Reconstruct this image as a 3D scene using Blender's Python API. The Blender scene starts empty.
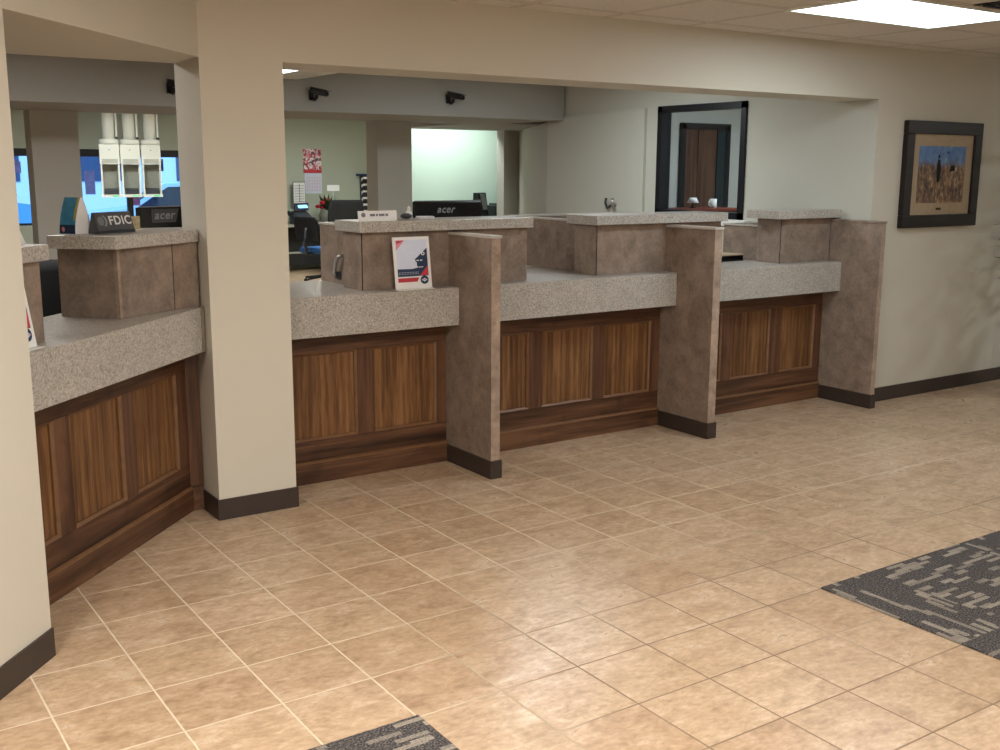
import bpy, bmesh, math, random
from mathutils import Vector, Matrix
random.seed(7)
PI = math.pi
SC = bpy.context.scene
COL = SC.collection
R2 = math.sqrt(2)

# ------------------------------------------------------------------ colour helpers
def lin(c):
    c /= 255.0
    return c / 12.92 if c <= 0.04045 else ((c + 0.055) / 1.055) ** 2.4
def rgb(r, g, b): return (lin(r), lin(g), lin(b), 1.0)

# ------------------------------------------------------------------ node helpers
class NT:
    def __init__(self, name):
        self.m = bpy.data.materials.new(name); self.m.use_nodes = True
        self.t = self.m.node_tree; self.t.nodes.clear()
        self.out = self.t.nodes.new('ShaderNodeOutputMaterial')
    def n(self, typ, ins=None, **kw):
        nd = self.t.nodes.new(typ)
        for k, v in kw.items(): setattr(nd, k, v)
        for k, v in (ins or {}).items(): self.set(nd, k, v)
        return nd
    def set(self, nd, k, v):
        s = nd.inputs[k]
        if isinstance(v, bpy.types.NodeSocket): self.t.links.new(v, s)
        else: s.default_value = v
    def math(self, op, a, b=None, c=None):
        nd = self.n('ShaderNodeMath', operation=op); self.set(nd, 0, a)
        if b is not None: self.set(nd, 1, b)
        if c is not None: self.set(nd, 2, c)
        return nd.outputs[0]
    def coord(self, scale=(1, 1, 1), loc=(0, 0, 0), rot=(0, 0, 0)):
        tc = self.n('ShaderNodeTexCoord')
        mp = self.n('ShaderNodeMapping', {'Vector': tc.outputs['Object'], 'Scale': scale, 'Location': loc, 'Rotation': rot})
        return mp.outputs[0]
    def noise(self, vec, scale, detail=4, rough=0.55, dist=0.0):
        return self.n('ShaderNodeTexNoise', {'Vector': vec, 'Scale': scale, 'Detail': detail, 'Roughness': rough, 'Distortion': dist}).outputs[0]
    def ramp(self, fac, stops):
        nd = self.n('ShaderNodeValToRGB', {'Fac': fac}); e = nd.color_ramp.elements
        while len(e) < len(stops): e.new(0.5)
        for el, (p, c) in zip(e, stops): el.position = p; el.color = c
        return nd.outputs[0]
    def mix(self, fac, a, b, mode='MIX'):
        nd = self.n('ShaderNodeMix', data_type='RGBA', blend_type=mode)
        self.set(nd, 0, fac); self.set(nd, 6, a); self.set(nd, 7, b)
        return nd.outputs[2]
    def bsdf(self, col, rough=0.5, metal=0.0, spec=0.5, bump=None, bstr=0.1, bdist=0.01, emis=None, estr=0.0, coat=0.0):
        p = self.n('ShaderNodeBsdfPrincipled')
        self.set(p, 'Base Color', col); self.set(p, 'Roughness', rough); self.set(p, 'Metallic', metal)
        self.set(p, 'Specular IOR Level', spec)
        if coat: self.set(p, 'Coat Weight', coat); self.set(p, 'Coat Roughness', 0.15)
        if emis is not None: self.set(p, 'Emission Color', emis); self.set(p, 'Emission Strength', estr)
        if bump is not None:
            b = self.n('ShaderNodeBump', {'Height': bump, 'Strength': bstr, 'Distance': bdist})
            self.set(p, 'Normal', b.outputs[0])
        self.t.links.new(p.outputs[0], self.out.inputs[0])
        return self.m

def plain(name, c, rough=0.5, metal=0.0, spec=0.5, var=0.06, nscale=30, bstr=0.0, emis=None, estr=0.0):
    k = NT(name); v = k.coord()
    f = k.noise(v, nscale, 3)
    d = tuple(x * (1 - var) for x in c[:3]) + (1,); u = tuple(min(1, x * (1 + var)) for x in c[:3]) + (1,)
    colr = k.ramp(f, [(0.3, d), (0.7, u)])
    return k.bsdf(colr, rough, metal, spec, bump=f if bstr else None, bstr=bstr, bdist=0.002, emis=emis, estr=estr)

def mat_floor():
    S = 0.305
    k = NT('ceramic_tile'); v = k.coord()
    sc = k.n('ShaderNodeVectorMath', {0: v, 1: (1 / S, 1 / S, 0)}, operation='MULTIPLY').outputs[0]
    cell = k.n('ShaderNodeVectorMath', {0: sc}, operation='FLOOR').outputs[0]
    fr = k.n('ShaderNodeVectorMath', {0: sc}, operation='FRACTION').outputs[0]
    wn = k.n('ShaderNodeTexWhiteNoise', {'Vector': cell}, noise_dimensions='3D')
    sep = k.n('ShaderNodeSeparateXYZ', {0: fr})
    ex = k.math('MINIMUM', sep.outputs[0], k.math('SUBTRACT', 1.0, sep.outputs[0]))
    ey = k.math('MINIMUM', sep.outputs[1], k.math('SUBTRACT', 1.0, sep.outputs[1]))
    wob = k.math('MULTIPLY', k.math('SUBTRACT', k.noise(v, 60, 2), 0.5), 0.006)
    e = k.math('ADD', k.math('MINIMUM', ex, ey), wob)
    grout = k.n('ShaderNodeMapRange', {'Value': e, 'From Min': 0.007, 'From Max': 0.013, 'To Min': 1.0, 'To Max': 0.0}).outputs[0]
    # offset the mottling per tile
    off = k.n('ShaderNodeVectorMath', {0: wn.outputs['Color'], 1: (9, 9, 9)}, operation='MULTIPLY').outputs[0]
    vv = k.n('ShaderNodeVectorMath', {0: v, 1: off}, operation='ADD').outputs[0]
    st = k.n('ShaderNodeMapping', {'Vector': vv, 'Scale': (0.75, 1.25, 1)}).outputs[0]
    a = k.noise(st, 11, 7, 0.62, 0.5)
    b = k.noise(st, 42, 5, 0.6, 0.3)
    m = k.math('ADD', k.math('MULTIPLY', a, 0.56), k.math('MULTIPLY', b, 0.44))
    c = k.ramp(m, [(0.34, rgb(166, 142, 117)), (0.45, rgb(188, 163, 136)), (0.54, rgb(203, 179, 152)), (0.64, rgb(218, 200, 179))])
    tint = k.ramp(wn.outputs['Value'], [(0.0, rgb(238, 229, 221)), (0.5, rgb(247, 242, 236)), (1.0, rgb(255, 251, 248))])
    c = k.mix(1.0, c, tint, 'MULTIPLY')
    pits = k.n('ShaderNodeMapRange', {'Value': k.noise(vv, 120, 2, 0.6), 'From Min': 0.66, 'From Max': 0.74, 'To Min': 0.0, 'To Max': 0.5}).outputs[0]
    c = k.mix(pits, c, rgb(140, 118, 92))
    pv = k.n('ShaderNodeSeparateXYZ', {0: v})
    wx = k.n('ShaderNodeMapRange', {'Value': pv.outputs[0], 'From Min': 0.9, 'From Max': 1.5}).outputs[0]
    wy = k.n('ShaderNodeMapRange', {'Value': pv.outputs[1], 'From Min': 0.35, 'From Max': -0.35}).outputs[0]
    dirt_sheen = k.math('MULTIPLY', k.math('MULTIPLY', wx, wy), k.n('ShaderNodeMapRange', {'Value': k.noise(v, 1.3, 2), 'From Min': 0.3, 'From Max': 0.5, 'To Min': 0.55, 'To Max': 1.0}).outputs[0])
    gc = k.mix(dirt_sheen, rgb(222, 206, 180), rgb(136, 114, 92))  # traffic-darkened grout at right front; far grout painted light as sheen
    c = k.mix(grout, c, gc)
    ro = k.n('ShaderNodeMapRange', {'Value': a, 'From Min': 0.3, 'From Max': 0.7, 'To Min': 0.36, 'To Max': 0.26}).outputs[0]
    ro = k.math('ADD', ro, k.math('MULTIPLY', grout, 0.35))
    h = k.math('SUBTRACT', k.math('MULTIPLY', b, 0.15), grout)
    return k.bsdf(c, ro, 0, 0.5, bump=h, bstr=0.35, bdist=0.003)

def mat_carpet():
    k = NT('carpet_tile_weave'); v = k.coord()
    T = 0.61
    sc = k.n('ShaderNodeVectorMath', {0: v, 1: (1 / T, 1 / T, 0)}, operation='MULTIPLY').outputs[0]
    cell = k.n('ShaderNodeSeparateXYZ', {0: k.n('ShaderNodeVectorMath', {0: sc}, operation='FLOOR').outputs[0]})
    par = k.math('ABSOLUTE', k.math('MODULO', k.math('ADD', cell.outputs[0], cell.outputs[1]), 2.0))
    s = k.n('ShaderNodeSeparateXYZ', {0: v})
    mixf = lambda a, b: k.n('ShaderNodeMix', {0: par, 2: a, 3: b}).outputs[0]
    qa = mixf(s.outputs[1], s.outputs[0]); qb = mixf(s.outputs[0], s.outputs[1])
    def bars(w, l, thr, seed):
        row = k.math('FLOOR', k.math('DIVIDE', qb, w))
        rn = k.n('ShaderNodeTexWhiteNoise', {'W': k.math('ADD', row, seed)}, noise_dimensions='1D').outputs['Value']
        al = k.math('FLOOR', k.math('ADD', k.math('DIVIDE', qa, l), k.math('MULTIPLY', rn, 13.0)))
        cv = k.n('ShaderNodeCombineXYZ', {0: row, 1: al, 2: seed}).outputs[0]
        w2 = k.n('ShaderNodeTexWhiteNoise', {'Vector': cv}, noise_dimensions='3D')
        return k.math('GREATER_THAN', w2.outputs['Value'], thr), w2.outputs['Color'], row
    b1, c1, _ = bars(0.020, 0.11, 0.80, 3.0)
    b2, c2, _ = bars(0.026, 0.07, 0.89, 9.0)
    lines = k.math('GREATER_THAN', k.math('FRACT', k.math('MULTIPLY', qb, 155.0)), 0.45)
    sepc = k.n('ShaderNodeSeparateColor', {0: c1})
    fine = k.math('GREATER_THAN', sepc.outputs[0], 0.5)
    b1l = k.math('MULTIPLY', b1, k.math('MAXIMUM', lines, fine))
    msk = k.math('MULTIPLY', k.math('MAXIMUM', b1l, b2), k.math('ADD', 0.45, k.math('MULTIPLY', sepc.outputs[1], 0.5)))
    nz = k.noise(v, 150, 4, 0.85)
    base = k.ramp(nz, [(0.38, rgb(34, 33, 36)), (0.52, rgb(84, 80, 80)), (0.64, rgb(142, 136, 130))])
    light = k.ramp(nz, [(0.35, rgb(128, 120, 110)), (0.65, rgb(186, 176, 162))])
    c = k.mix(msk, base, light)
    return k.bsdf(c, 0.95, 0, 0.1, bump=nz, bstr=0.6, bdist=0.004)

def mat_wood(name, vertical, dark, mid, light, stripes=1.0, knots=True, cath=0.0):
    k = NT(name)
    sc = (1, 1, 0.045) if vertical else (0.06, 1, 1)
    v = k.coord(sc)
    big = k.noise(v, 9, 3, 0.5, 1.2)
    fine = k.noise(v, 90 * stripes, 3, 0.6, 0.2)
    med = k.noise(v, 34 * stripes, 4, 0.6, 0.6)
    m = k.math('ADD', k.math('ADD', k.math('MULTIPLY', big, 0.42), k.math('MULTIPLY', med, 0.4)), k.math('MULTIPLY', fine, 0.18))
    if cath:
        wv = k.n('ShaderNodeTexWave', {'Vector': k.coord((1, 0.2, 0.10)), 'Scale': 8.0, 'Distortion': 9.0, 'Detail': 2.0, 'Detail Scale': 0.7}, wave_type='BANDS', bands_direction='X').outputs['Fac']
        m = k.math('ADD', k.math('MULTIPLY', m, 1 - cath), k.math('MULTIPLY', k.math('ADD', 0.25, k.math('MULTIPLY', wv, 0.5)), cath))
    c = k.ramp(m, [(0.36, dark), (0.48, mid), (0.6, light)])
    kn = k.noise(k.coord((1, 1, 1)), 5, 2, 0.4, 0.8)
    if knots: c = k.mix(k.n('ShaderNodeMapRange', {'Value': kn, 'From Min': 0.6, 'From Max': 0.75, 'To Min': 0.0, 'To Max': 0.55}).outputs[0], c, dark)
    return k.bsdf(c, 0.42, 0, 0.4, bump=fine, bstr=0.05, bdist=0.002)

def mat_laminate(name, base):
    k = NT(name); v = k.coord()
    a = k.noise(v, 9, 7, 0.66, 0.35); b = k.noise(v, 55, 4, 0.6)
    m = k.math('ADD', k.math('MULTIPLY', a, 0.75), k.math('MULTIPLY', b, 0.25))
    r, g, bl = base
    c = k.ramp(m, [(0.34, rgb(r * .82, g * .81, bl * .80)), (0.5, rgb(r, g, bl)), (0.66, rgb(r * 1.16, g * 1.15, bl * 1.14))])
    return k.bsdf(c, 0.5, 0, 0.35, bump=b, bstr=0.03, bdist=0.002)

def mat_granite():
    k = NT('speckled_solid_surface'); v = k.coord()
    a = k.noise(v, 115, 3, 0.8); b = k.noise(v, 210, 2, 0.8); g = k.noise(v, 14, 3)
    c = k.ramp(a, [(0.34, rgb(134, 127, 120)), (0.46, rgb(178, 172, 164)), (0.58, rgb(196, 192, 186)), (0.7, rgb(222, 219, 214))])
    d = k.n('ShaderNodeMapRange', {'Value': b, 'From Min': 0.61, 'From Max': 0.70, 'To Min': 0.0, 'To Max': 0.6}).outputs[0]
    c = k.mix(d, c, rgb(92, 82, 74))
    c = k.mix(1.0, c, k.ramp(g, [(0.3, rgb(240, 240, 240)), (0.7, rgb(255, 255, 255))]), 'MULTIPLY')
    return k.bsdf(c, 0.3, 0, 0.5)

def mat_paint(name, c, rough=0.75):
    k = NT(name); v = k.coord()
    f = k.noise(v, 160, 3, 0.6); g = k.noise(v, 1.3, 3)
    d = tuple(x * 0.965 for x in c[:3]) + (1,)
    return k.bsdf(k.ramp(g, [(0.3, d), (0.7, c)]), rough, 0, 0.25, bump=f, bstr=0.06, bdist=0.002)

def mat_ceiling():
    k = NT('acoustic_ceiling_tile'); v = k.coord()
    S = 0.61
    mp = k.n('ShaderNodeMapping', {'Vector': v, 'Location': (-3.93, -0.72, 0)}).outputs[0]
    sc = k.n('ShaderNodeVectorMath', {0: mp, 1: (1 / S, 1 / S, 0)}, operation='MULTIPLY').outputs[0]
    sep = k.n('ShaderNodeSeparateXYZ', {0: k.n('ShaderNodeVectorMath', {0: sc}, operation='FRACTION').outputs[0]})
    ex = k.math('MINIMUM', sep.outputs[0], k.math('SUBTRACT', 1.0, sep.outputs[0]))
    ey = k.math('MINIMUM', sep.outputs[1], k.math('SUBTRACT', 1.0, sep.outputs[1]))
    e = k.math('MINIMUM', ex, ey)
    bar = k.math('LESS_THAN', e, 0.02); edge = k.math('MULTIPLY', k.math('LESS_THAN', e, 0.032), k.math('GREATER_THAN', e, 0.02))
    n = k.noise(v, 130, 3, 0.7)
    c = k.ramp(n, [(0.36, rgb(206, 200, 190)), (0.5, rgb(224, 218, 210)), (0.7, rgb(232, 226, 218))])
    c = k.mix(bar, c, rgb(222, 214, 202)); c = k.mix(edge, c, rgb(158, 148, 136))
    return k.bsdf(c, 0.9, 0, 0.1, bump=n, bstr=0.2, bdist=0.003)

def mat_emit(name, c, s):
    k = NT(name)
    v = k.coord(); f = k.noise(v, 2, 1)
    cc = k.ramp(f, [(0.0, c), (1.0, c)])
    e = k.n('ShaderNodeEmission', {'Color': cc, 'Strength': s})
    k.t.links.new(e.outputs[0], k.out.inputs[0]); return k.m

def mat_glass(name, tint=(0.9, 0.95, 1, 1), refl=0.08):
    k = NT(name)
    tr = k.n('ShaderNodeBsdfTransparent', {'Color': tint}); gl = k.n('ShaderNodeBsdfGlossy', {'Color': (1, 1, 1, 1), 'Roughness': 0.02})
    lw = k.n('ShaderNodeLayerWeight', {'Blend': 0.15})
    f = k.math('ADD', k.math('MULTIPLY', lw.outputs['Fresnel'], 0.5), refl * 0.5)
    mx = k.n('ShaderNodeMixShader', {0: f, 1: tr.outputs[0], 2: gl.outputs[0]})
    k.t.links.new(mx.outputs[0], k.out.inputs[0]); return k.m

def mat_painting():
    k = NT('field_painting'); v = k.coord()
    z = k.n('ShaderNodeSeparateXYZ', {0: v}).outputs[2]
    n = k.noise(v, 14, 6, 0.65); n2 = k.noise(k.coord((1, 1, 0.5)), 34, 5, 0.7)
    h = k.math('ADD', z, k.math('MULTIPLY', k.math('SUBTRACT', n, 0.5), 0.16))
    sky = k.ramp(n, [(0.35, rgb(58, 98, 160)), (0.6, rgb(92, 128, 176)), (0.75, rgb(160, 170, 186))])
    fld = k.ramp(n2, [(0.33, rgb(42, 30, 26)), (0.48, rgb(102, 76, 58)), (0.58, rgb(150, 116, 82)), (0.7, rgb(196, 172, 140))])
    f = k.n('ShaderNodeMapRange', {'Value': h, 'From Min': 1.645, 'From Max': 1.70}).outputs[0]
    return k.bsdf(k.mix(f, fld, sky), 0.35)

def mat_floral():
    k = NT('floral_print'); v = k.coord()
    vo = k.n('ShaderNodeTexVoronoi', {'Vector': v, 'Scale': 30.0})
    c = k.ramp(k.n('ShaderNodeSeparateColor', {0: vo.outputs['Color']}).outputs[0], [(0.28, rgb(236, 230, 236)), (0.45, rgb(226, 160, 176)), (0.7, rgb(208, 72, 94)), (0.93, rgb(110, 90, 100))])
    return k.bsdf(c, 0.6)

M = {}
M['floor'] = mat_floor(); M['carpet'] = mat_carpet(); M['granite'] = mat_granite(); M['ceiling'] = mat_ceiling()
M['cream'] = mat_paint('cream_wall_paint', rgb(211, 206, 193))
M['grey_paint'] = mat_paint('warm_grey_wall_paint', rgb(198, 196, 188))
M['inner'] = mat_paint('pale_inner_wall_paint', rgb(194, 194, 184))
M['bulkhead_grey'] = mat_paint('grey_bulkhead_paint', rgb(168, 166, 160))  # the bulkhead's own even grey
M['green_wall'] = mat_paint('sage_wall_paint', rgb(184, 192, 178))
M['mint'] = mat_paint('mint_wall_paint', rgb(206, 224, 212))
M['lam'] = mat_laminate('taupe_mottled_laminate', (140, 124, 112))
M['lam_side'] = mat_laminate('taupe_edge_laminate', (162, 143, 128))
M['base'] = plain('dark_brown_vinyl', rgb(58, 48, 44), 0.45)
M['cap'] = plain('light_metal_cap', rgb(188, 182, 174), 0.3)
M['scribe'] = plain('tan_scribe_strip', rgb(150, 138, 120), 0.5)
M['wood_panel'] = mat_wood('walnut_veneer_upright', True, rgb(66, 42, 25), rgb(106, 72, 44), rgb(146, 106, 68), 2.2, False, 0.12)
M['wood_v'] = mat_wood('walnut_stile', True, rgb(58, 37, 26), rgb(88, 58, 42), rgb(114, 80, 58), 0.9)
M['wood_h'] = mat_wood('walnut_rail', False, rgb(52, 34, 24), rgb(88, 59, 42), rgb(118, 84, 60), 0.8)
M['mold'] = plain('walnut_moulding', rgb(122, 88, 60), 0.45, var=0.12, nscale=20)
M['black'] = plain('black_plastic', rgb(20, 20, 23), 0.4)
M['black_matte'] = plain('black_fabric', rgb(17, 17, 19), 0.9)
M['black_gloss'] = plain('glossy_black_shell', rgb(14, 15, 20), 0.18)
M['frame_black'] = plain('black_painted_frame', rgb(13, 15, 24), 0.4)
M['dark_grey'] = plain('dark_grey_plastic', rgb(58, 60, 66), 0.45)
M['mid_grey'] = plain('grey_plastic', rgb(120, 122, 126), 0.4)
M['silver'] = plain('brushed_steel', rgb(190, 190, 190), 0.28, metal=0.9)
M['logo_grey'] = plain('silver_logo_print', rgb(150, 152, 158), 0.4)
M['white'] = plain('white_card', rgb(238, 238, 240), 0.6, var=0.02)
M['white_plastic'] = plain('white_enamel', rgb(232, 234, 226), 0.4, var=0.02)
M['bay_dark'] = plain('grey_bay_lining', rgb(150, 152, 142), 0.6)
M['pale_lav'] = plain('pale_lavender_print', rgb(216, 224, 244), 0.5, var=0.03)
M['pink'] = plain('pink_print', rgb(232, 150, 168), 0.5)
M['red'] = plain('red_print', rgb(200, 62, 76), 0.5)
M['navy'] = plain('navy_print', rgb(36, 58, 92), 0.5)
M['ink'] = plain('grey_ink', rgb(120, 120, 128), 0.6)
M['blue_print'] = plain('teal_blue_print', rgb(66, 150, 196), 0.45, var=0.2, nscale=40)
M['yellow'] = plain('yellow_print', rgb(206, 190, 110), 0.5)
M['beige_print'] = plain('beige_print', rgb(190, 176, 140), 0.5, var=0.3, nscale=60)
M['plaque'] = plain('charcoal_plaque', rgb(74, 74, 78), 0.4)
M['blue_fabric'] = plain('blue_upholstery', rgb(30, 76, 128), 0.85)
M['frame_wood'] = mat_wood('dark_walnut_frame', False, rgb(16, 11, 10), rgb(26, 18, 17), rgb(38, 28, 26))
M['matboard'] = plain('taupe_mat_board', rgb(172, 154, 128), 0.8)
M['painting'] = mat_painting(); M['floral'] = mat_floral()
M['brass'] = plain('dark_brass', rgb(64, 52, 34), 0.4, metal=0.6)
M['glass'] = mat_glass('clear_pane'); M['blue_glass'] = mat_glass('exterior_pane', (0.75, 0.9, 1, 1))
M['door_wood'] = mat_wood('brown_door_wood', True, rgb(58, 38, 28), rgb(84, 58, 44), rgb(104, 74, 56))
M['teal'] = plain('dark_teal_curtain', rgb(20, 38, 42), 0.8)
M['cherry'] = mat_wood('cherry_cabinet', False, rgb(78, 30, 22), rgb(112, 50, 36), rgb(138, 70, 50))
M['leaf'] = plain('green_leaf', rgb(44, 72, 36), 0.5, var=0.3, nscale=8)
M['flower_red'] = plain('red_petal', rgb(190, 28, 56), 0.6)
M['clay'] = plain('grey_pot', rgb(110, 108, 100), 0.6)
M['bark'] = plain('brown_bark', rgb(86, 66, 48), 0.9)
M['soil'] = plain('dark_soil', rgb(44, 34, 28), 1.0)
M['desk'] = plain('grey_green_desk_top', rgb(150, 152, 138), 0.5)
M['desk_dark'] = plain('dark_desk_body', rgb(32, 32, 34), 0.6)
M['screen'] = mat_emit('lit_phone_screen', (0.25, 0.6, 1.0, 1), 2.2)
M['troffer'] = mat_emit('lit_diffuser', (0.80, 0.92, 1.0, 1), 6.0)
M['green_led'] = mat_emit('green_indicator', (0.1, 0.9, 0.35, 1), 1.0)
M['car_white'] = plain('pale_blue_car_paint', rgb(170, 200, 226), 0.25)
M['car_blue'] = plain('blue_car_paint', rgb(92, 150, 196), 0.25)
M['tyre'] = plain('tyre_rubber', rgb(24, 24, 28), 0.9)
M['car_glass'] = plain('dark_car_glass', rgb(24, 40, 62), 0.1)
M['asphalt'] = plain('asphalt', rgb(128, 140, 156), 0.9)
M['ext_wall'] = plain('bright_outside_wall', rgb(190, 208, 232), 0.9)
def mat_backlit(name, c):
    k = NT(name); v = k.coord(); f = k.noise(v, 18, 3)
    col = k.ramp(f, [(0.3, tuple(x * .75 for x in c[:3]) + (1,)), (0.7, c)])
    d = k.n('ShaderNodeBsdfDiffuse', {'Color': col}); tl = k.n('ShaderNodeBsdfTranslucent', {'Color': col})
    mx = k.n('ShaderNodeMixShader', {0: 0.6, 1: d.outputs[0], 2: tl.outputs[0]})
    k.t.links.new(mx.outputs[0], k.out.inputs[0]); return k.m
M['paper_lav'] = mat_backlit('backlit_lavender_paper', rgb(190, 190, 222)); M['paper_pink'] = mat_backlit('backlit_pink_paper', rgb(206, 160, 196))
M['paper_grey'] = mat_backlit('backlit_grey_paper', rgb(140, 146, 180)); M['paper_dark'] = mat_backlit('backlit_dark_paper', rgb(96, 104, 150))
M['blind'] = plain('dark_window_header', rgb(30, 26, 28), 0.6)

# ------------------------------------------------------------------ mesh helpers
class MB:
    def __init__(self): self.bm = bmesh.new()
    def box(self, x0, x1, y0, y1, z0, z1, bev=0.0, rot=None):
        r = bmesh.ops.create_cube(self.bm, size=1.0); vs = r['verts']
        for v in vs:
            v.co = Vector(((x0 + x1) / 2 + v.co.x * (x1 - x0), (y0 + y1) / 2 + v.co.y * (y1 - y0), (z0 + z1) / 2 + v.co.z * (z1 - z0)))
        if bev:
            es = list({e for v in vs for e in v.link_edges})
            r2 = bmesh.ops.bevel(self.bm, geom=es, offset=bev, segments=2, affect='EDGES', profile=0.6)
            vs = list({v for f in r2['faces'] for v in f.verts} | {v for v in vs if v.is_valid})
        if rot is not None:
            for v in vs: v.co = rot @ v.co
        return self
    def prism(self, poly, z0, z1, bev=0.0):
        b = [self.bm.verts.new((x, y, z0)) for x, y in poly]; t = [self.bm.verts.new((x, y, z1)) for x, y in poly]
        n = len(poly); fs = [self.bm.faces.new(b[::-1]), self.bm.faces.new(t)]
        for i in range(n): fs.append(self.bm.faces.new((b[i], b[(i + 1) % n], t[(i + 1) % n], t[i])))
        if bev:
            es = list({e for f in fs for e in f.edges})
            bmesh.ops.bevel(self.bm, geom=es, offset=bev, segments=2, affect='EDGES', profile=0.6)
        return self
    def prism_axis(self, poly, a0, a1, axis):
        """polygon of two coordinates swept along axis 0 (poly = y,z) or 1 (poly = x,z)"""
        def p(u, w, a): return (a, u, w) if axis == 0 else (u, a, w)
        b = [self.bm.verts.new(p(u, w, a0)) for u, w in poly]; t = [self.bm.verts.new(p(u, w, a1)) for u, w in poly]
        n = len(poly); self.bm.faces.new(b[::-1]); self.bm.faces.new(t)
        for i in range(n): self.bm.faces.new((b[i], b[(i + 1) % n], t[(i + 1) % n], t[i]))
        return self
    def tube(self, pts, r, seg=10, r1=None):
        pts = [Vector(p) for p in pts]; rings = []; n = len(pts)
        for i, p in enumerate(pts):
            d = (pts[min(i + 1, n - 1)] - pts[max(i - 1, 0)]).normalized()
            a = d.orthogonal().normalized() if i == 0 else (a - d * a.dot(d)).normalized()
            b = d.cross(a); rr = r if r1 is None else r + (r1 - r) * i / (n - 1)
            rings.append([self.bm.verts.new(p + a * rr * math.cos(2 * PI * j / seg) + b * rr * math.sin(2 * PI * j / seg)) for j in range(seg)])
        for i in range(n - 1):
            for j in range(seg): self.bm.faces.new((rings[i][j], rings[i][(j + 1) % seg], rings[i + 1][(j + 1) % seg], rings[i + 1][j]))
        self.bm.faces.new(rings[0][::-1]); self.bm.faces.new(rings[-1]); return self
    def lathe(self, prof, c=(0, 0), seg=24):
        rings = []
        for r, z in prof: rings.append([self.bm.verts.new((c[0] + r * math.cos(2 * PI * j / seg), c[1] + r * math.sin(2 * PI * j / seg), z)) for j in range(seg)])
        for i in range(len(rings) - 1):
            for j in range(seg): self.bm.faces.new((rings[i][j], rings[i][(j + 1) % seg], rings[i + 1][(j + 1) % seg], rings[i + 1][j]))
        self.bm.faces.new(rings[0][::-1]); self.bm.faces.new(rings[-1]); return self
    def poly(self, pts):
        self.bm.faces.new([self.bm.verts.new(p) for p in pts]); return self
    def ball(self, c, r, s=(1, 1, 1), seg=12):
        rr = bmesh.ops.create_uvsphere(self.bm, u_segments=seg, v_segments=max(6, seg // 2), radius=r)
        for v in rr['verts']: v.co = Vector((c[0] + v.co.x * s[0], c[1] + v.co.y * s[1], c[2] + v.co.z * s[2]))
        return self
    def build(self, name, mat, parent=None, smooth=False):
        bmesh.ops.recalc_face_normals(self.bm, faces=self.bm.faces)
        me = bpy.data.meshes.new(name); self.bm.to_mesh(me); self.bm.free()
        me.materials.append(M[mat] if isinstance(mat, str) else mat)
        if smooth:
            for p in me.polygons: p.use_smooth = True
        o = bpy.data.objects.new(name, me); COL.objects.link(o)
        if parent is not None: o.parent = parent
        return o

def text_mesh(name, body, size, mat, parent, matrix, extrude=0.0008, bold=0.0, shear=0.0, spacing=1.0):
    cu = bpy.data.curves.new('lettering_curve', 'FONT'); cu.body = body; cu.size = size; cu.extrude = extrude
    cu.offset = bold; cu.shear = shear; cu.align_x = 'CENTER'; cu.align_y = 'CENTER'; cu.space_character = spacing
    tmp = bpy.data.objects.new('lettering_source', cu); COL.objects.link(tmp)
    dg = bpy.context.evaluated_depsgraph_get(); dg.update()
    me = bpy.data.meshes.new_from_object(tmp.evaluated_get(dg))
    bpy.data.objects.remove(tmp); bpy.data.curves.remove(cu)
    me.transform(matrix); me.materials.clear(); me.materials.append(M[mat]); me.name = name
    o = bpy.data.objects.new(name, me); COL.objects.link(o); o.parent = parent
    return o
FACE_FRONT = Matrix.Rotation(PI / 2, 4, 'X')     # text in the xz plane, facing -y

def tag(o, label, cat, group=None):
    o['label'] = label; o['category'] = cat
    if group: o['group'] = group
    return o
def thing(name, label, cat, loc=(0, 0, 0), rz=0.0, group=None):
    o = bpy.data.objects.new(name, None); o.empty_display_size = 0.1; COL.objects.link(o)
    o.location = loc; o.rotation_euler = (0, 0, rz); return tag(o, label, cat, group)
def struct(o, label=None, cat=None):
    o['kind'] = 'structure'
    if label: o['label'] = label
    if cat: o['category'] = cat
    return o
def copy_tree(src, parent=None):
    c = src.copy(); COL.objects.link(c)
    if parent is not None: c.parent = parent
    for ch in list(src.children): copy_tree(ch, c)
    return c

# ------------------------------------------------------------------ camera
f_px = 1072.935
cam = bpy.data.cameras.new('camera'); cam.sensor_width = 36.0; cam.lens = f_px * 36.0 / 1000.0; cam.clip_start = 0.05
co = bpy.data.objects.new('camera', cam); COL.objects.link(co); SC.camera = co
yaw, pit, rol = 0.5950104855, 0.189627004, 0.004519301
cy, sy = math.cos(yaw), math.sin(yaw)
fw = Vector((sy * math.cos(pit), cy * math.cos(pit), -math.sin(pit))); rt = Vector((cy, -sy, 0)); up = rt.cross(fw)
cr, sr = math.cos(rol), math.sin(rol)
r_ = cr * rt + sr * up; u_ = -sr * rt + cr * up
mw = Matrix(((r_.x, u_.x, -fw.x, 0), (r_.y, u_.y, -fw.y, 0), (r_.z, u_.z, -fw.z, 0), (0, 0, 0, 1)))
mw.translation = Vector((-0.5545, -3.2144, 1.6236)); co.matrix_world = mw

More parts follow.
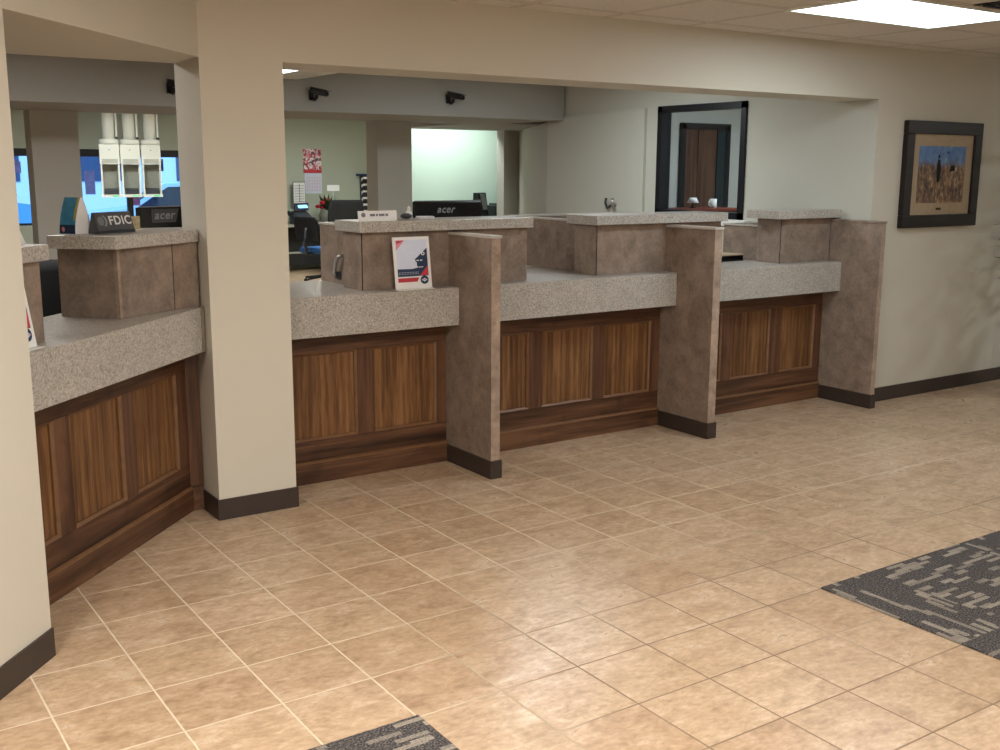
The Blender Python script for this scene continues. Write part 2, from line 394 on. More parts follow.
# ------------------------------------------------------------------ the shell
CEIL = 2.435; HDR = 2.094; WY = 1.505; WB = 1.86; JX = 5.70
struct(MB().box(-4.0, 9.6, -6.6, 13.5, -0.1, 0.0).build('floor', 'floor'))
struct(MB().box(-4.0, 9.6, -6.6, 13.5, CEIL, CEIL + 0.1).build('ceiling', 'ceiling'))
A = (0.096, 0.437); Bc = (1.059, WY)
dl = Vector((A[0] - Bc[0], A[1] - Bc[1])).normalized()
FL = (A[0] + dl.x * 3.6, A[1] + dl.y * 3.6)
nin = Vector((dl.y, -dl.x)) if dl.y * -1 + -dl.x * 1 > 0 else Vector((dl.y, -dl.x))
nin = Vector((-0.747, 0.665))
pier_t = 0.11
struct(MB().prism([FL, A, (A[0] + nin.x * pier_t, A[1] + nin.y * pier_t), (FL[0] + nin.x * pier_t, FL[1] + nin.y * pier_t)], 0, HDR).build('wall_angled', 'cream'))
struct(MB().prism([Bc, (1.445, WY), (1.445, WB), (1.063, WB)], 0, HDR).build('wall_column', 'cream'))
struct(MB().prism([FL, A, Bc, (9.6, WY), (9.6, WB), (-4.0, WB), (-4.0, FL[1])], HDR, CEIL).build('wall_header', 'cream'))
struct(MB().box(JX, 9.6, WY, WB, 0, HDR).build('wall_front', 'cream'))
struct(MB().box(JX - .003, JX - .0005, WY + .002, WB, 0.0, HDR - .001).build('trim_jamb', 'inner'))
struct(MB().box(-4.1, -4.0, -6.6, 13.5, 0, CEIL).build('wall_left', 'cream'))
struct(MB().box(9.6, 9.7, -6.6, 13.5, 0, CEIL).build('wall_right', 'cream'))
struct(MB().box(-4.0, 9.6, -6.7, -6.6, 0, CEIL).build('wall_behind', 'cream'))
BT, BH = 0.008, 0.10
struct(MB().prism([(Bc[0] - .008, WY - .008), (1.453, WY - .008), (1.453, 1.828), (1.446, 1.828), (1.446, WY - .001), (Bc[0] - .001, WY - .001), (Bc[0] - .001, 1.70), (Bc[0] - .008, 1.70)], 0.001, BH).build('baseboard_column', 'base'))
struct(MB().box(JX + .002, 9.59, WY - .012, WY - .001, 0.001, BH).build('baseboard_right', 'base'))
pn = Vector((0.747, -0.665)) * 0.009
struct(MB().prism([(A[0] + pn.x * .1, A[1] + pn.y * .1), (A[0] + pn.x, A[1] + pn.y), (FL[0] + pn.x, FL[1] + pn.y), (FL[0] + pn.x * .1, FL[1] + pn.y * .1)], 0.001, BH).build('baseboard_pier', 'base'))

# staff side
struct(MB().box(-4.0, 5.68, 4.95, 6.25, 2.07, CEIL - .001).box(5.40, 9.0, 5.9, 7.70, 2.071, CEIL - .001).build('trim_bulkhead', 'bulkhead_grey'))
struct(MB().box(2.05, 3.02, 3.4, 4.948, 2.31, CEIL - .001).build('trim_drop_soffit', 'white_plastic'))  # white finish stands in for lamplight missing from the underside
for nm, x0, x1 in (('trim_column_left', 1.243, 1.606), ('trim_column_middle', 4.327, 4.70)):
    struct(MB().box(x0, x1, 6.1, 6.33, 0, 2.069).build(nm, 'grey_paint'))
# inner right wall with a window hole
wr = MB()
WX = 5.70
wr.box(WX, WX + .14, WB, 2.68, 0, CEIL - .001).box(WX, WX + .14, 3.67, 5.2, 0, CEIL - .001)
wr.box(WX, WX + .14, 2.68, 3.67, 0, 1.245).box(WX, WX + .14, 2.68, 3.67, 2.142, CEIL - .001)
struct(wr.build('wall_inner_right', 'inner'))
fp = MB(); fp.prism_axis([(3.82, 0), (5.199, 0), (5.199, 2.095), (3.82, 2.135)], WX - .03, WX - .001, 0)
struct(fp.build('trim_wall_panel', 'inner'))
struct(MB().prism([(5.70, 5.2), (6.98, 7.55), (7.1, 7.55), (5.84, 5.2)], 0, 2.07).build('wall_canted', 'grey_paint'))
struct(MB().box(6.80, 7.9, 7.55, 7.65, 0, 2.07).box(6.74, 6.80, 7.50, 7.65, 0, 2.07).build('wall_recess', 'grey_paint'))
struct(MB().box(5.84, 9.55, 8.55, 8.65, 0, CEIL - .001).build('wall_mint', 'mint'))
# far exterior wall with a window band
bw = MB(); WZ0, WZ1 = 0.80, 1.88
bw.box(-4.0, 9.6, 13.3, 13.5, 0, WZ0).box(-4.0, 9.6, 13.3, 13.5, WZ1, CEIL - .001)
bw.box(-4.0, 1.2, 13.3, 13.5, WZ0, WZ1).box(5.5, 9.6, 13.3, 13.5, WZ0, WZ1)
struct(bw.build('wall_back', 'green_wall'))
wd = MB().box(1.2, 5.5, 13.42, 13.46, WZ0, WZ0 + .03).box(1.2, 1.24, 13.42, 13.46, WZ0, WZ1).box(5.46, 5.5, 13.42, 13.46, WZ0, WZ1)
for xm in (3.02, 3.98): wd.box(xm - .04, xm + .04, 13.40, 13.46, WZ0, WZ1)
wd.box(1.2, 5.5, 13.34, 13.46, WZ1 - .105, WZ1)
w1 = struct(wd.build('window_1', 'blind')); struct(MB().box(1.24, 5.46, 13.435, 13.44, WZ0 + .03, WZ1 - .1).build('window_pane', 'blue_glass', w1))

# black interior window to the office
fr = MB(); y0, y1, z0, z1 = 2.681, 3.669, 1.246, 2.141
for (a, b, c, d) in ((y0, y0 + .05, z0, z1), (y1 - .05, y1, z0, z1), (y0, y1, z0, z0 + .05), (y0, y1, z1 - .05, z1)):
    fr.box(WX - .02, WX + .09, a, b, c, d)
w2 = struct(fr.build('window_2', 'frame_black'))
struct(MB().box(WX + .04, WX + .045, y0 + .05, y1 - .05, z0 + .05, z1 - .05).build('window_pane', 'glass', w2))
struct(MB().box(WX - .06, WX - .001, 2.60, 3.70, 1.195, 1.244, 0.004).build('trim_window_sill', 'white_plastic'))
# the office behind it
struct(MB().box(5.85, 9.0, 4.95, 5.05, 0, CEIL - .001).build('wall_office', 'inner'))
dj = MB().box(7.14, 7.19, 4.90, 4.949, 0, 2.09).box(7.76, 7.82, 4.90, 4.949, 0, 2.09).box(7.14, 7.82, 4.90, 4.949, 2.03, 2.09)
d1 = struct(dj.build('door_1', 'frame_black'))
struct(MB().box(7.19, 7.38, 4.925, 4.948, 0, 2.03).box(7.383, 7.64, 4.92, 4.948, 0, 2.03).build('door_leaf', 'door_wood', d1))
struct(MB().box(7.645, 7.76, 4.91, 4.947, 0, 2.03).build('door_curtain', 'teal', d1))

# ------------------------------------------------------------------ carpet mats
tag(MB().box(2.745, 6.4, -4.0, -0.61, 0.0005, 0.007).build('carpet_mat', 'carpet'), 'large charcoal carpet mat with grey dashes, inset in the floor at right', 'mat', 'inset carpet mats')
o = tag(MB().box(-0.61, 0.917, -2.1, -0.607, 0.0005, 0.007).build('carpet_mat', 'carpet'), 'charcoal carpet mat whose corner shows at the bottom edge, left of centre', 'mat', 'inset carpet mats')

# ------------------------------------------------------------------ wood front cabinets
def cabinet(label, x0, x1, openings, origin=(0, 1.815, 0), rz=0.0, depth=0.55):
    t = thing('teller_cabinet', label, 'cabinet', origin, rz, 'walnut counter fronts')
    MB().box(x0, x1, 0.04, depth, 0.001, 0.952).build('carcass', 'desk_dark', t)
    MB().box(x0, x1, 0.0, 0.039, 0.001, 0.106, 0.002).build('base_board', 'wood_h', t)
    mo = MB(); mo.prism_axis([(-.004, .107), (.039, .107), (.039, .12), (.012, .12), (.004, .117), (-.004, .112)], x0, x1, 0); mo.build('base_moulding', 'mold', t)
    MB().box(x0, x1, 0.013, 0.039, 0.121, 0.228, 0.0015).build('rail', 'wood_h', t)
    MB().box(x0, x1, 0.013, 0.039, 0.688, 0.952, 0.0015).build('rail', 'wood_h', t)
    xs = [x0] + [v for ab in openings for v in ab] + [x1]
    for i in range(0, len(xs), 2):
        if xs[i + 1] - xs[i] > 0.01: MB().box(xs[i], xs[i + 1], 0.013, 0.039, 0.2285, 0.6875, 0.0015).build('stile', 'wood_v', t)
    for a, b in openings:
        p = MB().box(a + .0005, b - .0005, 0.031, 0.039, 0.2285, 0.6875).build('panel', 'wood_panel', t)
        m = MB(); wd_ = .011
        def bev(axis, lo, hi, c, s):    # quarter strip leaning into the opening
            if axis == 'z': m.prism([(c, .0125), (c + s * wd_, .022), (c + s * wd_, .0305), (c, .0305)][::s], lo, hi)
            else: m.prism_axis([(.0125, c), (.022, c + s * wd_), (.0305, c + s * wd_), (.0305, c)], lo, hi, 0)
        bev('z', .2285, .6875, a + .0006, 1); bev('z', .2285, .6875, b - .0006, -1)
        bev('x', a, b, .2288, 1); bev('x', a, b, .6872, -1)
        m.build('panel_moulding', 'mold', p)
    return t
cabinet('walnut panelled counter front just right of the cream column, two panels showing', 1.455, 2.494, [(1.55, 1.945), (2.04, 2.432)])
cabinet('walnut panelled counter front between the first and second taupe dividers', 2.556, 4.086, [(2.675, 3.063), (3.16, 3.542), (3.632, 4.012)])
cabinet('walnut panelled counter front at far right, between the second divider and the wall', 4.153, 5.648, [(4.26, 4.648), (4.742, 5.112), (5.222, 5.572)])
lc = cabinet('dark walnut panelled counter front set at an angle, left of the column', 0.40, 1.925, [(.49, .875), (.973, 1.357), (1.446, 1.83)], origin=(-0.5 / R2, 0.5 / R2, 0), rz=PI / 4, depth=0.5)
def loc45(x, y): return ((x + y) / R2, (y - x) / R2 - 0.5)
def wpoly(pts): return [loc45(*p) for p in pts]
MB().prism(wpoly([(0.994, 1.724), (1.0575, 1.712), (1.0575, 1.78), (0.99, 1.78)]), 0.12, 0.952).build('corner_return', 'wood_v', lc)
MB().prism(wpoly([(1.002, 1.713), (1.0505, 1.704), (1.0575, 1.75), (1.0, 1.75)]), 0.001, 0.119).build('corner_base', 'wood_h', lc)

# ------------------------------------------------------------------ countertops
def worktop(label, x0, x1, yb):
    m = MB(); m.prism_axis([(1.685, .793), (1.72, .793), (1.72, .954), (yb, .954), (yb, .997), (1.690, .997), (1.685, .992)], x0, x1, 0)
    return tag(m.build('countertop', 'granite'), label, 'countertop', 'speckled counter tops')
worktop('speckled grey counter top with deep front edge, under the red and navy flyer', 1.447, 2.493, 2.42)
worktop('speckled grey counter top in the middle, between the two free-standing dividers', 2.557, 4.085, 2.50)
worktop('speckled blue-grey counter top at far right, ending against the wall divider', 4.153, 5.647, 2.40)
def wp(a, b): return ((a - b) / R2, (a + b) / R2)
m = MB()
fl, bl = wp(.40, .378), wp(.40, .88)
end = (1.036, 1.571)
m.prism([fl, end, (1.036, 2.20), (0.9, 2.145), bl], .954, .997)
fl2 = wp(.40, .413)
m.prism([fl, end, (1.036, 1.62), fl2], .793, .954)
lt = tag(m.build('countertop', 'granite'), 'speckled grey counter top set at an angle, left of the column', 'countertop', 'speckled counter tops')
MB().prism([(1.0365, 1.566), (1.057, 1.585), (1.057, 1.61), (1.0365, 1.60)], .793, 1.001).build('end_strip', 'scribe', lt)

# ------------------------------------------------------------------ dividers (fins)
def divider(label, x0, x1, yb, capm='cap'):
    t = thing('counter_divider', label, 'divider', (0, 0, 0), 0, 'taupe counter dividers')
    MB().prism_axis([(1.377, .001), (1.95, .001), (1.95, .99), (yb, .99), (yb, 1.274), (1.377, 1.274)], x0, x1, 0).build('panel', 'lam', t)
    MB().box(x0 + .001, x1 - .001, 1.3755, 1.3765, 0.10, 1.273).build('edge_band', 'lam_side', t)
    MB().box(x0 - .006, x1 + (.006 if x1 < 5 else 0), 1.369, yb, 1.2745, 1.289, 0.002).build('cap', capm, t)
    bp = MB(); yb2 = 1.812
    bp.prism([(x0 - .008, yb2), (x0 - .008, 1.367), (x1 + .008, 1.367), (x1 + .008, yb2), (x1 + .0005, yb2), (x1 + .0005, 1.3752), (x0 - .0005, 1.3752), (x0 - .0005, yb2)] if x1 < 5 else
             [(x0 - .008, yb2), (x0 - .008, 1.367), (x1 + .004, 1.367), (x1 + .004, 1.3752), (x0 - .0005, 1.3752), (x0 - .0005, yb2)], 0.0015, .098)
    bp.build('base_trim', 'base', t)
    return t
divider('taupe laminate divider standing beside the red and navy flyer, nearest to the column', 2.4965, 2.553, 1.797)
divider('taupe laminate divider in the middle of the counter row, standing free of the walls', 4.0885, 4.150, 1.797)
d3 = divider('taupe laminate divider fixed against the wall near the framed picture', 5.65, 5.695, 1.797, 'lam')

# ------------------------------------------------------------------ raised ledges on the counter
def ledge(label, rx, lx, yr=(1.80, 2.01), yl=(1.75, 2.045), side=None, zt=1.355):
    t = thing('raised_ledge', label, 'ledge', (0, 0, 0), 0, 'raised transaction ledges')
    MB().box(rx[0], rx[1], yr[0], yr[1], .998, zt - .056).build('riser', 'lam', t)
    MB().box(rx[0] + .0, rx[0] + .006, yr[0] - .0012, yr[0] - .0002, .998, zt - .056).build('corner_seam', 'black', t)
    MB().box(lx[0], lx[1], yl[0], yl[1], zt - .055, zt, 0.003).build('ledge_top', 'granite', t)
    if side:
        xs, ys, zs, xe = side
        MB().prism([(xs, yr[1] + .001), (xs + .025, yr[1] + .001), (xs + .025, ys - .025), (xe, ys - .025), (xe, ys), (xs, ys)], .998, zs - .012).build('side_panel', 'lam', t)
        MB().prism([(xs - .006, yl[1] + .001), (xs + .031, yl[1] + .001), (xs + .031, ys - .031), (xe, ys - .031), (xe, ys + .006), (xs - .006, ys + .006)], zs - .0115, zs).build('side_cap', 'cap', t)
    return t
ledge('raised ledge with the white name sign on top, behind the flyer', (1.97, 3.02), (1.94, 3.03), side=(2.03, 2.43, 1.325, 2.99))
ledge('raised ledge in the middle of the counter, over the free-standing divider', (3.53, 4.565), (3.49, 4.577), side=(3.585, 2.84, 1.318, 4.54))
ledge('raised ledge at far right, meeting the wall divider', (5.135, 5.646), (5.06, 5.694), side=(5.20, 2.39, 1.245, 5.64))
t = thing('raised_ledge', 'raised ledge carrying the insured-deposits plaque, on the angled counter', 'ledge', (0, 0, 0), 0, 'raised transaction ledges')
MB().prism([(.630, 1.375), (.915, 1.553), (1.050, 1.625), (1.050, 1.84), (.80, 1.84), (.443, 1.599)], .998, 1.293).build('riser', 'lam', t)
MB().prism([(.6285, 1.3735), (.642, 1.3815), (.641, 1.3805), (.616, 1.392)][:3] + [(.618, 1.388)], .998, 1.2925).build('corner_seam', 'lam_side', t)
MB().prism([(.9125, 1.5512), (.9165, 1.5535), (.9160, 1.5528), (.9130, 1.5505)], .998, 1.2925).build('panel_seam', 'black', t)
MB().prism([(.605, 1.30), (1.054, 1.61), (1.054, 1.86), (.78, 1.86), (.385, 1.50)], 1.2935, 1.348, 0.003).build('ledge_top', 'granite', t)
t = thing('raised_ledge', 'raised ledge on the angled counter, mostly hidden behind the left wall edge', 'ledge', (-0.0, 0, 0), PI / 4, 'raised transaction ledges')
MB().box(.42, .836, .494, .80, .998, 1.293).build('riser', 'lam', t)
MB().box(.40, .842, .455, .85, 1.2935, 1.35, 0.003).build('ledge_top', 'granite', t)

# ------------------------------------------------------------------ things on the counter
# flyer on an acrylic easel leaning on the riser
def flyer(label, loc, rz, tilt, W=.215, H=.282):
    t = thing('counter_flyer', label, 'sign', loc, rz)
    RT = Matrix.Rotation(-tilt, 4, 'X')
    def sheet(name, mat, pts, d):
        m = MB()
        f_ = [RT @ Vector((x * W, -d, z * H + .004)) for x, z in pts]
        m.poly(f_); m.build(name, mat, t)
    b = MB().box(-W / 2, W / 2, 0, .004, .004, H + .004)
    for v in b.bm.verts: v.co = RT @ v.co
    b.build('backing', 'white', t)
    ft = MB().box(-W / 2, W / 2, -.03, .03, 0.0005, .0035); ft.build('holder_foot', 'white_plastic', t)
    sheet('print_field', 'pale_lav', [(-.42, .26), (.42, .26), (.42, .94), (-.42, .94)], .0006)
    sheet('corner_accent', 'pink', [(-.42, .94), (-.42, .74), (-.18, .94)], .0010)
    sheet('corner_mark', 'red', [(-.40, .93), (-.40, .87), (-.20, .93)], .0014)
    sheet('navy_shape', 'navy', [(-.42, .24), (.42, .24), (.42, .78), (.05, .55), (.12, .50), (.12, .40), (-.02, .38), (-.42, .385)], .0012)
    sheet('red_shape', 'red', [(.18, .25), (.42, .25), (.42, .44)], .0016)
    sheet('red_bar', 'red', [(-.42, .13), (.10, .13), (.16, .21), (-.42, .21)], .0012)
    for (x, z, l) in ((.02, .53, .28), (.10, .40, .20)):
        for q in range(3): sheet('print_line', 'white', [(x + q * l / 3, z), (x + q * l / 3 + l / 4.2, z + .003), (x + q * l / 3 + l / 4.2, z + .022), (x + q * l / 3, z + .02)], .0018)
    n_ = 12
    def ring(cx, cz, ro): return [(cx + ro * math.cos(2 * PI * i / n_), cz + ro * .72 * math.sin(2 * PI * i / n_)) for i in range(n_)]
    sheet('round_mark', 'white', ring(.30, .67, .05), .0018); sheet('round_mark_centre', 'navy', ring(.30, .67, .026), .0022)
    dots = MB()
    for i in range(13):
        x = -.39 + i * .043
        for z in (.31, .28): dots.poly([RT @ Vector(((x + a) * W, -.0018, (z + c) * H + .004)) for a, c in ((0, 0), (.018, 0), (.018, .012), (0, .012))])
    dots.build('dot_pattern', 'pale_lav', t)
    sheet('emblem', 'navy', ring(.30, .16, .115), .0014)
    sheet('emblem_centre', 'pale_lav', [(.215, .16), (.30, .195), (.385, .16), (.30, .125)], .0018)
    sheet('emblem_stripe', 'red', [(.25, .157), (.35, .157), (.35, .168), (.25, .168)], .0022)
    return t
flyer('white flyer with navy and red shapes leaning against the first ledge', (2.238, 1.722, .9975), 0.02, 0.13, .222, .272)
flyer('white flyer on the angled counter, mostly hidden behind the left wall edge', (.118, .730, .9975), PI / 4 + .05, 0.15)

# white name sign
t = thing('name_sign', 'long white name sign on the first raised ledge', 'sign', (2.062, 1.785, 1.3555), 0.02)
RTn = Matrix.Rotation(-.12, 4, 'X')
m = MB(); m.box(-.113, .113, 0, .003, .001, .054, rot=RTn); m.build('card', 'white', t)
MB().box(-.10, .10, -.004, .03, 0, .003).build('foot', 'white_plastic', t)
pr = MB()
for x, l in ((-.045, .03), (-.010, .012), (.007, .034), (.046, .016)):
    pr.poly([RTn @ Vector((a, -.0006, c)) for a, c in ((x, .026), (x + l, .026), (x + l, .038), (x, .038))])
pr.build('print_line', 'ink', t)
e = MB(); e.poly([RTn @ Vector((-.083 + .013 * math.cos(a), -.0006, .033 + .012 * math.sin(a))) for a in [2 * PI * i / 12 for i in range(12)]])
e.build('round_mark', 'ink', t)

# hand sanitizer bottle, mouse, folded papers
t = thing('pump_bottle', 'small white bottle standing behind the papers on the first ledge', 'bottle', (2.36, 1.99, 1.3555))
MB().lathe([(.016, 0), (.018, .004), (.018, .034), (.008, .042), (.008, .048)]).build('body', 'white_plastic', t, True)
MB().lathe([(.010, .0485), (.010, .058), (.004, .06), (.004, .068)]).build('cap', 'white', t, True)
pm = MB()
for i, a in enumerate((.0, .35, -.3)):
    rot = Matrix.Translation((2.41, 1.90, 0)) @ Matrix.Rotation(a, 4, 'Z')
    pm.box(-.045, .045, -.03, .03, 1.3557 + i * .005, 1.3600 + i * .005, rot=rot)
tag(pm.build('paper_stack', 'white'), 'small untidy stack of white papers on the first ledge, left of the monitor', 'paper')
mm = MB().ball((2.31, 1.93, 1.372), .03, (1.2, .8, .52)); tag(mm.build('computer_mouse', 'dark_grey', None, True), 'dark computer mouse lying on the first ledge, right of the name sign', 'mouse')

# monitors seen from behind
def monitor(label, loc, rz, W, H, zc, txt=.05):
    t = thing('computer_monitor', label, 'monitor', loc, rz, 'computer monitors')
    MB().box(-W / 2, W / 2, 0, .028, zc - H / 2, zc + H / 2, .006).build('shell', 'black_gloss', t)
    MB().box(-W / 2, W / 2, .0285, .034, zc - H / 2, zc + H / 2).build('bezel', 'black', t)
    MB().box(-W / 2, W / 2, -.004, .012, zc + H / 2 + .0005, zc + H / 2 + .0055).build('top_edge', 'mid_grey', t)
    MB().box(-W * .18, W * .18, -.012, -.0005, zc - H * .30, zc - H * .05, .004).build('mount_block', 'black', t)
    MB().tube([(0, -.02, .012), (0, -.02, zc - H * .18)], .02, 12).build('stand_neck', 'black', t)
    MB().lathe([(.095, 0), (.095, .006), (.03, .011)], (0, -.02), 28).build('stand_base', 'black', t)
    return t
mt = monitor('black computer monitor seen from behind, above the first ledge', (2.81, 2.31, .998), -.06, .445, .30, .286)
text_mesh('lettering', 'acer', .060, 'logo_grey', mt, Matrix.Translation((-.02, -.0012, .388)) @ FACE_FRONT, .0006, .0012, .25, 1.12)
m2 = monitor('black computer monitor seen from behind, right of the insured-deposits plaque', (1.20, 2.24, .998), .26, .44, .30, .282)
m2.location = (1.165, 2.22, .998)
text_mesh('lettering', 'acer', .058, 'logo_grey', m2, Matrix.Translation((-.085, -.0022, .392)) @ FACE_FRONT, .0006, .0012, .25, 1.12)
MB().prism_axis([(-.155, .357), (-.02, .357), (.0, .424), (-.155, .424)], -.0017, -.0002, 1).build('badge', 'plaque', m2)

# table tent, plaque, small card on the angled ledge
t = thing('table_tent', 'standing folded brochure with a blue face, on the angled ledge', 'brochure', (.515, 1.47, 1.3485), 0.62)
def cprof(s):  # curved leaning sheet profile in y,z
    return [(s * (.044 - .038 * (i / 8) ** 1.8), .001 + .150 * i / 8) for i in range(9)]
def curved(name, mat, s, x0, x1, off, z0=0, z1=8):
    m = MB(); P = cprof(s)[z0:z1 + 1]
    for i in range(len(P) - 1):
        m.poly([(x0, P[i][0] + off * s, P[i][1]), (x1, P[i][0] + off * s, P[i][1]), (x1, P[i + 1][0] + off * s, P[i + 1][1]), (x0, P[i + 1][0] + off * s, P[i + 1][1])])
    return m.build(name, mat, t, True)
t.rotation_euler.z = -PI / 3
t.location = (.515, 1.562, 1.3485)
curved('back_sheet', 'white', 1, -.045, .045, 0); curved('front_sheet', 'blue_print', -1, -.045, .045, 0)
curved('navy_band', 'navy', -1, -.0445, .0445, .0008, 0, 2); curved('yellow_edge', 'yellow', -1, .031, .0445, .0008, 3, 8)
sp = MB(); P = cprof(-1); Q = cprof(1)
sp.poly([(.0452, y, z) for y, z in P] + [(.0452, y, z) for y, z in Q[::-1]]); sp.build('side_panel', 'white', t)
em = MB(); em.poly([(-.02 + .009 * math.cos(a), -.0462, .019 + .011 * math.sin(a)) for a in [2 * PI * i / 10 for i in range(10)]]); em.build('round_mark', 'pink', t)
ln = MB()
for z, xa, xb in ((.125, -.03, .02), (.10, -.03, .012), (.075, -.02, .02)):
    yy = -(.044 - .038 * (z / .150) ** 1.8) - .0016
    ln.poly([(xa, yy, z - .006), (xb, yy, z - .006), (xb, yy + .004, z + .006), (xa, yy + .004, z + .006)])
ln.build('print_line', 'navy', t)

t = thing('deposit_plaque', 'charcoal plaque lettered FDIC in white, standing on the angled ledge', 'plaque', (.662, 1.556, 1.3485), .50)
m = MB(); m.prism_axis([(-.03, .014), (-.028, 0), (.03, 0), (.028, .01), (.006, .088), (-.004, .088)], -.100, .100, 0); m.build('plate', 'plaque', t)
m = MB(); m.prism_axis([(-.0335, .0), (-.029, .0), (-.029, .0125), (-.0325, .0125)], -.101, .101, 0); m.build('bottom_lip', 'black', t)
lean = Matrix.Translation((0, -.0172, .052)) @ Matrix.Rotation(-math.atan2(.026, .074), 4, 'X')
text_mesh('lettering', 'FDIC', .053, 'white', t, lean @ Matrix.Translation((.031, -.001, -.001)) @ FACE_FRONT, .0006, .0010, 0, 1.12)
rg = MB()
pa = [(-.066 + .026 * math.cos(a), -.001, .026 * math.sin(a)) for a in [-1.2 + 2.4 * i / 12 for i in range(13)]]
pb = [(-.070 + .021 * math.cos(a), -.001, .024 * math.sin(a)) for a in [-1.2 + 2.4 * i / 12 for i in range(13)]]
for i in range(12): rg.poly([lean @ Vector(q) for q in (pa[i], pa[i + 1], pb[i + 1], pb[i])])
rg.build('seal_arc', 'logo_grey', t)
sl = MB(); sl.poly([lean @ Vector((-.074 + .018 * math.cos(a), -.0008, .02 * math.sin(a))) for a in [2 * PI * i / 14 for i in range(14)]]); sl.build('seal', 'mid_grey', t)
t = thing('small_card', 'small tan card standing right of the insured-deposits plaque', 'card', (.80, 1.69, 1.3485), .4)
MB().box(-.025, .025, 0, .003, 0, .062).build('card', 'beige_print', t)
MB().box(-.025, .025, -.012, .012, .0, .004).build('foot', 'white_plastic', t)
t = thing('folded_card', 'white folded card on the ledge at the left wall edge', 'card', (.145, .93, 1.3505), PI / 4 + .2)
m = MB(); m.prism_axis([(-.035, 0), (-.033, 0), (0, .082), (.033, 0), (.035, 0), (.001, .086), (-.001, .086)], -.05, .06, 0); m.build('card', 'white', t)

# gate latch on the first ledge
t = thing('latch_handle', 'slanted steel latch handle on the side panel of the first ledge', 'handle', (2.026, 2.17, 1.10))
MB().tube([(-.012, .03, -.055), (-.022, .03, -.04), (-.024, .005, .02), (-.022, -.025, .05), (-.004, -.04, .058)], .010, 10).build('grip', 'silver', t, True)
MB().box(-.006, -.001, .0, .06, -.075, -.035, .001).build('mount_plate', 'dark_grey', t)
# document tray at the third station
t = thing('document_tray', 'low pale document tray on the counter at far right, beside its raised ledge', 'tray', (4.97, 2.22, .998))
MB().box(-.16, .16, -.1, .1, 0, .006).build('tray_base', 'black', t)
MB().box(-.16, .16, -.1, .1, .036, .046, .002).build('tray_top', 'matboard', t)
for sx in (-.155, .15): MB().box(sx, sx + .005, -.1, .1, .0065, .0355).build('tray_side', 'black', t)

# ------------------------------------------------------------------ framed picture
t = thing('framed_picture', 'dark framed painting of a field under blue sky, on the right wall', 'picture', (0, 0, 0))
X0, X1, Z0, Z1 = 5.985, 6.872, 1.229, 1.966; Fw = .088; yF = WY - .04
m = MB()
for (a, b, c, d) in ((X0, X1, Z1 - Fw, Z1), (X0, X1, Z0, Z0 + Fw), (X0, X0 + Fw, Z0 + Fw, Z1 - Fw), (X1 - Fw, X1, Z0 + Fw, Z1 - Fw)): m.box(a, b, yF, WY - .001, c, d, .006)
m.build('frame', 'frame_wood', t)
MB().box(X0 + Fw, X1 - Fw, yF + .018, WY - .002, Z0 + Fw, Z1 - Fw).build('mat_board', 'matboard', t)
PZ0, PZ1, PX0, PX1 = 1.40, 1.797, 6.15, 6.70
pic = MB().box(PX0, PX1, yF + .0165, yF + .0178, PZ0, PZ1).build('picture', 'painting', t)
fg = MB()
fg.poly([(6.37, yF + .016, 1.55), (6.40, yF + .016, 1.545), (6.415, yF + .016, 1.62), (6.40, yF + .016, 1.70), (6.372, yF + .016, 1.71), (6.36, yF + .016, 1.64)])
fg.poly([(6.372, yF + .0158, 1.712), (6.392, yF + .0158, 1.712), (6.394, yF + .0158, 1.735), (6.372, yF + .0158, 1.737)])
fg.poly([(6.52, yF + .016, 1.62), (6.58, yF + .016, 1.625), (6.575, yF + .016, 1.665), (6.53, yF + .016, 1.66)])
fg.poly([(6.47, yF + .016, 1.752), (6.50, yF + .016, 1.748), (6.49, yF + .016, 1.762)])
fg.build('painted_figure', 'black_matte', pic)
MB().box(6.39, 6.445, yF + .014, yF + .0178, 1.351, 1.365).build('name_plate', 'brass', t)

# ------------------------------------------------------------------ ceiling light and vent
t = thing('ceiling_light', 'bright rectangular ceiling light panel at top right', 'light')
lx0, lx1, ly0, ly1 = 3.865, 5.07, .125, .735
m = MB()
for (a, b, c, d) in ((lx0, lx1, ly1 - .022, ly1), (lx0, lx1, ly0, ly0 + .022), (lx0, lx0 + .022, ly0 + .022, ly1 - .022), (lx1 - .022, lx1, ly0 + .022, ly1 - .022)): m.box(a, b, c, d, CEIL - .012, CEIL - .001)
m.build('frame', 'white_plastic', t)
MB().box(lx0 + .022, lx1 - .022, ly0 + .022, ly1 - .022, CEIL - .008, CEIL - .0015).build('diffuser', 'troffer', t)
t = thing('ceiling_vent', 'dark slotted ceiling vent beside the light at the top right corner', 'vent')
MB().box(4.50, 5.10, -.45, .085, CEIL - .006, CEIL - .001).build('backing', 'black', t)
for i in range(9): MB().box(4.52, 5.08, -.43 + i * .057, -.41 + i * .057, CEIL - .016, CEIL - .0065).build('slat', 'dark_grey', t)
t = thing('ceiling_light', 'small lit strip light under the dropped soffit beyond the cream column', 'light')
MB().box(2.3, 2.66, 3.9, 4.32, 2.300, 2.3095).build('frame', 'white_plastic', t)
MB().box(2.32, 2.64, 3.92, 4.30, 2.297, 2.2998).build('diffuser', 'troffer', t)

